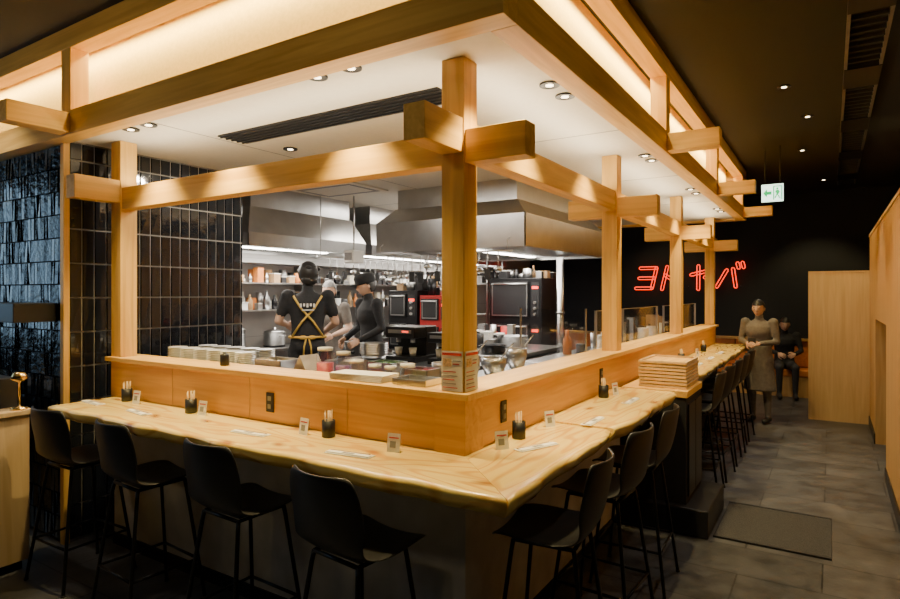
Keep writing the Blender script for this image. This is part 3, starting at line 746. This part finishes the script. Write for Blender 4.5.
ep([(.055,.12),(.04,.09),(.028,.06),(.041,.053),(.056,.085),(.072,.117)]); ep([(.066,.12),(.09,.09),(.105,.05),(.093,.045),(.076,.083),(.060,.108)])
for s in (-.1,.1): b.cyl((s,.025,.27),(s,.025,.84),.006,BLKM,n=8)
ex=b.obj('exit_sign',(.82,5.6,2.81)); ex.scale=(.78,.78,.78)

b=B()
for x in (1.48,1.70): b.box(x,x+.02,-1,9,3.46,3.499,STEELD)
y=-1
while y<9:
    b.box(1.5,1.7,y,y+.02,3.47,3.495,DARKW); y+=.12
for y in (0,1.6,3.2,4.8,6.4,8): b.box(1.48,1.72,y,y+.5,3.455,3.47,BLKM)
b.obj('ceiling_slot_diffuser')
for p in ((1.06,3.5),(1.2,4.6),(1.1,6.2),(1.15,1.4),(.2,8.4),(1.3,8.6)):
    inst(dl,(*p,CZ-.004))
AC=(1,.86,.68)
spot((1.06,3.5,3.46),(1.06,3.5,0),100,80,AC); spot((1.2,5.2,3.46),(1.3,5.2,0),110,70,AC); spot((1.1,1.4,3.46),(1.1,1.4,0),50,80,AC)
spot((.6,8.3,3.46),(.7,7.4,0.4),70,90,AC); spot((1.3,6.4,3.46),(1.5,7.4,1.0),50,70)
spot((1.2,8.6,3.46),(1.2,9.7,.4),90,80);spot((-1.2,8.4,3.46),(-1.2,9.7,.4),50,90)
spot((1.25,4.0,3.4),(1.83,4.0,1.8),34,80); spot((1.25,6.6,3.4),(1.83,6.6,1.8),45,80); spot((1.25,2.2,3.4),(1.83,2.4,1.8),28,80)
spot((-3.8,-.9,3.4),(-3.8,-.25,1.2),45,90,(1,.85,.65))
spot((-2.3,.7,2.78),(-3.1,.7,1.9),45,110,(1,.85,.65))

b=B(); b.box(-.36,.36,-.42,.42,0,.010,plain('charcoal_mat',(.036,.036,.038),.98,noise=.4,nscale=150,bump=.5),bev=.004)
for s in (-1,1): b.box(-.36,.36,s*.41-.01,s*.41+.01,.0,.013,BLK)
b.obj('floor_mat',(1.04,2.75,0))

# ---------------------------------------------------------------- people
def seg_dist(p,a,c):
    ab=c-a; L=ab.length_squared
    t=0 if L<1e-9 else max(0,min(1,(p-a).dot(ab)/L))
    return (p-(a+ab*t)).length
plain_lip=plain('lips',(.40,.14,.11),.5)
def head_mesh(b,c,Rm,hair,skin,style):
    T=Matrix.Translation(c)@Rm
    r=bmesh.ops.create_uvsphere(b.bm,u_segments=32,v_segments=24,radius=1)
    for v in r['verts']:
        x,y,z=v.co
        w=1-.30*max(0,-z)**1.3
        X=x*.077*w; Y=y*.096*(1-.12*max(0,-z)); Z=z*.118
        if y>0:
            Y+=.020*math.exp(-((X/.011)**2+((Z+.018)/.020)**2))
            Y+=.008*math.exp(-((X/.02)**2+((Z+.062)/.012)**2))
            Y+=.006*math.exp(-((X/.02)**2+((Z+.098)/.018)**2))
            for s in (-1,1): Y-=.007*math.exp(-(((X-s*.032)/.016)**2+((Z-.006)/.012)**2))
            Y+=.004*math.exp(-(((abs(X)-.03)/.02)**2+((Z-.028)/.008)**2))
        v.co=T@Vector((X,Y,Z))
    b._fin({f for v in r['verts'] for f in v.link_faces},skin,True)
    for s in (-1,1):
        b.ell(T@Vector((s*.032,.080,.004)),(.010,.006,.006),WHITE,Rm,10,8); b.ell(T@Vector((s*.032,.085,.004)),(.005,.003,.005),HAIR,Rm,8,6)
        b.ell(T@Vector((s*.033,.088,.026)),(.015,.004,.003),hair,Rm,8,6)
        b.ell(T@Vector((s*.079,-.005,-.005)),(.008,.017,.028),skin,Rm,12,8)
    b.ell(T@Vector((0,.087,-.062)),(.022,.005,.005),plain_lip,Rm,12,6)
    n=32; rings=[]
    for j in range(13):
        ph=math.pi*j/16
        ring=[]
        for k in range(n):
            th=2*math.pi*k/n; x=math.sin(ph)*math.cos(th); y=math.sin(ph)*math.sin(th); z=math.cos(ph)
            lim=.42 if y>.35 else (.42-.6*(.35-y)/.45 if y>-.1 else -.62)
            zz=max(z,lim) ; wob=1.0+.02*math.sin(x*17+z*9)*math.sin(y*13)
            if z<lim:
                s_=math.sqrt(max(0,1-lim*lim))/max(1e-6,math.hypot(x,y)); x*=s_; y*=s_
            ring.append(b.bm.verts.new(T@Vector((x*.086*wob,(y*.104-.006)*wob,zz*.127*wob+.003))))
        rings.append(ring)
    fs=[]
    for A,C in zip(rings,rings[1:]):
        for k in range(n):
            if (A[k].co-C[k].co).length<1e-5 and (A[(k+1)%n].co-C[(k+1)%n].co).length<1e-5: continue
            fs.append(b.bm.faces.new((A[k],A[(k+1)%n],C[(k+1)%n],C[k])))
    b._fin(fs,hair,True)
    if style=='full':
        rr=random.Random(2)
        b.ell(T@Vector((0,-.02,.025)),(.098,.10,.112),hair,Rm)
        b.ell(T@Vector((0,-.05,-.05)),(.075,.05,.06),hair,Rm)
        for i in range(16):
            a=rr.uniform(0,6.28); q=rr.uniform(.02,.09); b.ell(T@Vector((q*math.cos(a),q*math.sin(a)*.9-.02,.10-q*.5)),(.03,.03,.022),hair,Rm,10,8)
    if style=='cap':
        Tf=lambda p: T@Vector((p.x*.95,p.y*1.14-.004,p.z+.045))
        b.lathe([(.092,-.02),(.096,.0),(.100,.05),(.085,.082),(.0,.090)],(0,0,0),SHIRT,28,T=Tf)
        b.ell(T@Vector((0,.11,.035)),(.065,.055,.006),SHIRT,Rm)
    if style=='mask': b.ell(T@Vector((0,.055,-.055)),(.062,.05,.045),WHITE,Rm)
def hand(b,w,d,palmn,skin):
    d=d.normalized(); n=(palmn-d*palmn.dot(d)).normalized(); s=d.cross(n)
    R=Matrix((s,d,n)).transposed().to_4x4()
    b.ell(w+d*.045,(.038,.055,.015),skin,R,14,10)
    for i,(o,L) in enumerate(((-.027,.068),(-.009,.078),(.009,.073),(.027,.058))):
        p0=w+d*.07+s*o; p1=w+d*(.09)+s*o*1.1; p2=p1+(d*.8+n*.6).normalized()*L*.42; p3=p2+(d*.3+n*.95).normalized()*L*.33; p4=p3+(d*-.1+n).normalized()*L*.25
        b.tube([p0,p1,p2,p3,p4],[.009,.0088,.008,.0072,.006],skin,8)
    p0=w+d*.02-s*.025; p1=p0+(d*.6-s*.7+n*.3).normalized()*.04; p2=p1+(d*.8-s*.2+n*.5).normalized()*.03; p3=p2+(d*.8+n*.5).normalized()*.022
    b.tube([p0,p1,p2,p3],[.013,.011,.009,.007],skin,8)
def person(name,loc,rz,H=1.70,arms=None,lean=0,headrot=(0,0,0),top=SHIRT,bottom=PANTD,sleeve='short',hair=HAIR,style='short',skirt=None,extras=None,legs=None):
    k=H/1.70
    V=lambda x,y,z: Vector((x,y,z))
    L=math.radians(lean)
    def up(p):
        q=p-V(0,0,.95); return V(q.x, q.y*math.cos(L)+q.z*math.sin(L), -q.y*math.sin(L)+q.z*math.cos(L))+V(0,0,.95)
    arms=arms or {}
    shL,shR=up(V(-.185,0,1.405)),up(V(.185,0,1.405))
    elL=arms.get('elL',V(-.25,-.02,1.13)); elR=arms.get('elR',V(.25,-.02,1.13))
    wrL=arms.get('wrL',V(-.24,.08,.90)); wrR=arms.get('wrR',V(.24,.08,.90))
    legs=legs or {}
    knL=legs.get('knL',V(-.10,.01,.50)); knR=legs.get('knR',V(.10,.01,.50)); anL=legs.get('anL',V(-.105,-.02,.09)); anR=legs.get('anR',V(.105,-.02,.09))
    bones=[]
    bm=bmesh.new()
    def sph(c,rad):
        r=bmesh.ops.create_uvsphere(bm,u_segments=20,v_segments=12,radius=1)
        for v in r['verts']: v.co=Vector(c)+Vector((v.co.x*rad[0],v.co.y*rad[1],v.co.z*rad[2]))
    def cone(a,c,r0,r1,lab,sy=1):
        d=(c-a); n=20; ds=d.normalized()
        ax=V(1,0,0)-ds*ds.x
        if ax.length<.2: ax=V(0,1,0)-ds*ds.y
        ax.normalize(); ay=ds.cross(ax)
        A=[bm.verts.new(a+(ax*math.cos(6.2832*i/n)+ay*sy*math.sin(6.2832*i/n))*r0) for i in range(n)]
        C=[bm.verts.new(c+(ax*math.cos(6.2832*i/n)+ay*sy*math.sin(6.2832*i/n))*r1) for i in range(n)]
        for i in range(n): bm.faces.new((A[i],A[(i+1)%n],C[(i+1)%n],C[i]))
        bm.faces.new(A[::-1]); bm.faces.new(C)
        bones.append((a,c,lab,(r0+r1)/2))
    def limb(a,c,r0,r1,lab):
        cone(a,c,r0,r1,lab); sph(a,(r0,)*3); sph(c,(r1,)*3)
    cone(V(0,0,.90),up(V(0,0,1.12)),.165,.150,'top',.68); cone(up(V(0,0,1.12)),up(V(0,.0,1.34)),.150,.178,'top',.64)
    cone(up(V(0,0,1.34)),up(V(0,-.005,1.44)),.178,.085,'top',.66)
    sph(up(V(0,.01,1.28)),(.165,.118,.13)); sph(V(0,-.015,.93),(.168,.122,.11))
    cone(up(V(0,-.01,1.42)),up(V(0,.012,1.53)),.058,.052,'skin')
    for sh,el,wr in ((shL,elL,wrL),(shR,elR,wrR)):
        sph(sh,(.068,.066,.066))
        ml=sh.lerp(el,.62)
        limb(sh,ml,.06,.055 if sleeve=='short' else .05,'top'); limb(ml,el,.046,.04,'skin' if sleeve=='short' else 'top')
        w1=el.lerp(wr,.9); limb(el,w1,.041,.030 if sleeve!='long' else .036,'skin' if sleeve=='short' else 'top'); limb(w1,wr,.027,.026,'skin')
    for hx,kn,an in ((-.09,knL,anL),(.09,knR,anR)):
        h=V(hx,0,.88); limb(h,kn,.095,.062,'bot'); limb(kn,an+V(0,0,.03),.060,.042,'bot')
        t=an+V(0,.15,-.05); limb(an+V(0,-.02,-.035),t,.046,.036,'shoe')
    if skirt: cone(V(0,0,1.08),V(0,0,skirt),.155,.215,'top',.75)
    me=bpy.data.meshes.new('t'); bm.to_mesh(me); bm.free()
    o=bpy.data.objects.new('tmp',me); COL.objects.link(o)
    m=o.modifiers.new('r','REMESH'); m.mode='VOXEL'; m.voxel_size=.014
    m=o.modifiers.new('s','SMOOTH'); m.factor=.5; m.iterations=5
    dg=bpy.context.evaluated_depsgraph_get(); me2=bpy.data.meshes.new_from_object(o.evaluated_get(dg)); bpy.data.objects.remove(o)
    labs={'top':0,'skin':1,'bot':2,'shoe':3}
    for f in me2.polygons:
        c=f.center; best=min(bones,key=lambda q:seg_dist(c,q[0],q[1])-q[3])
        f.material_index=labs[best[2]]
    while len(me2.materials)<4: me2.materials.append(None)
    b=B(); b.mesh(me2,[top,SKIN,bottom,BLK])
    hc=up(V(0,.02,1.60)); hr=Matrix.Rotation(math.radians(headrot[2]),4,'Z')@Matrix.Rotation(math.radians(headrot[0]),4,'X')@Matrix.Rotation(math.radians(headrot[1]),4,'Y')
    head_mesh(b,hc,hr,hair,SKIN,style)
    for el,wr in ((elL,wrL),(elR,wrR)):
        d=wr-el; pn=V(-1 if wr.x>0 else 1,.0,-.6); hand(b,wr,d,pn,SKIN)
    if extras: extras(b,up)
    ob=b.obj(name,loc,rz); ob.scale=(k,k,k); return ob
V=lambda x,y,z: Vector((x,y,z))
def ex1(b,up):
    for s in (-1,1):
        b.tube([up(V(s*.13,-.085,1.40)),up(V(s*.06,-.125,1.28)),up(V(-s*.05,-.120,1.16)),V(-s*.14,-.09,1.03)],.010,YEL,8)
    b.tube([V(.17*math.cos(a),.118*math.sin(a),1.02) for a in [i*math.pi/12 for i in range(24)]],.012,YEL,8,closed=True)
    for s in (-1,1): b.ell(V(s*.04,-.135,1.02),(.04,.012,.02),YEL); b.tube([V(s*.01,-.13,1.02),V(s*.03,-.145,.94),V(s*.035,-.145,.86)],.008,YEL)
    for i in range(5): b.box(-.07+.03*i,-.052+.03*i,-.126,-.120,1.30+.01*(i%2),1.335,WHITE)
    b.box(-.05,.06,-.126,-.119,1.27,1.28,WHITE)
person('chef_with_apron',(-2.98,1.95,.25),math.radians(45),1.78,{'elL':V(-.27,.05,1.17),'wrL':V(-.20,.28,1.12),'elR':V(.26,.05,1.15),'wrR':V(.16,.27,1.05)},4,(-12,0,15),style='full',extras=ex1)
def ex2(b,up):
    b.box(.05,.09,.122,.127,1.29,1.32,WHITE)
person('chef_in_black_cap',(-2.70,2.60,.25),math.radians(158),1.68,{'elL':V(-.25,.02,1.15),'wrL':V(-.17,.24,1.03),'elR':V(.25,.02,1.15),'wrR':V(.17,.24,1.03)},5,(-14,0,-10),style='cap',sleeve='long',extras=ex2)
person('chef_with_face_mask',(-3.45,2.78,.25),math.radians(195),1.62,{'elL':V(-.25,.02,1.15),'wrL':V(-.15,.25,1.08),'elR':V(.25,.02,1.15),'wrR':V(.15,.25,1.08)},3,(-8,0,10),top=GREYC,hair=HAIRG,style='mask')
def ex3(b,up):
    b.box(-.05,.05,.27,.276,1.10,1.20,BLK,bev=.002)
person('customer_in_grey_coat',(.58,6.80,0),math.radians(165),1.64,{'elL':V(-.24,.03,1.14),'wrL':V(-.08,.22,1.12),'elR':V(.24,.03,1.14),'wrR':V(.08,.22,1.12)},2,(-10,0,5),top=GREYC,bottom=GREYC,sleeve='long',style='short',skirt=.45,extras=ex3)
person('customer_seated_in_black',(.72,9.42,-.34),math.radians(190),1.66,{'elL':V(-.25,.10,1.14),'wrL':V(-.12,.32,1.10),'elR':V(.25,.10,1.14),'wrR':V(.12,.32,1.10)},6,(-14,0,0),top=SHIRT,bottom=PANTD,sleeve='long',style='short',
  legs={'knL':V(-.12,.42,.88),'knR':V(.12,.42,.88),'anL':V(-.12,.40,.44),'anR':V(.12,.40,.44)})

# ---------------------------------------------------------------- world + camera
w=bpy.data.worlds.new('world'); scn.world=w; w.use_nodes=True
w.node_tree.nodes['Background'].inputs[0].default_value=(.9,.85,.8,1); w.node_tree.nodes['Background'].inputs[1].default_value=.01
for p in ((-2.5,-2.6),(0.2,-2.8),(2.8,-2.0)): inst(dl,(*p,CZ-.004)); spot((*p,3.46),(p[0],p[1],0),14,120,(1,.86,.68))
for p,t,e in (((-3.2,-2.6),(-3.2,-.33,2.7),26),((-1.2,-2.6),(-1.4,-.33,2.7),26),((.6,-2.6),(.2,-.33,2.7),18),((2.4,0),(.37,.6,2.7),20),((2.6,2.6),(.37,2.6,2.7),26),((2.6,5.4),(.37,5.4,2.7),26)):  # added spots and fittings, out of view, to brighten the ring beam faces
    inst(dl,(*p,CZ-.004)); spot((*p,3.44),t,e,80)
cam=bpy.data.cameras.new('camera'); co=bpy.data.objects.new('camera',cam); COL.objects.link(co)
cam.sensor_width=36; cam.lens=24.0; cam.shift_y=-.0072; cam.clip_start=.05
co.location=(1.394,-2.313,1.75); co.rotation_euler=(math.radians(90),0,math.radians(32.4))
scn.camera=co
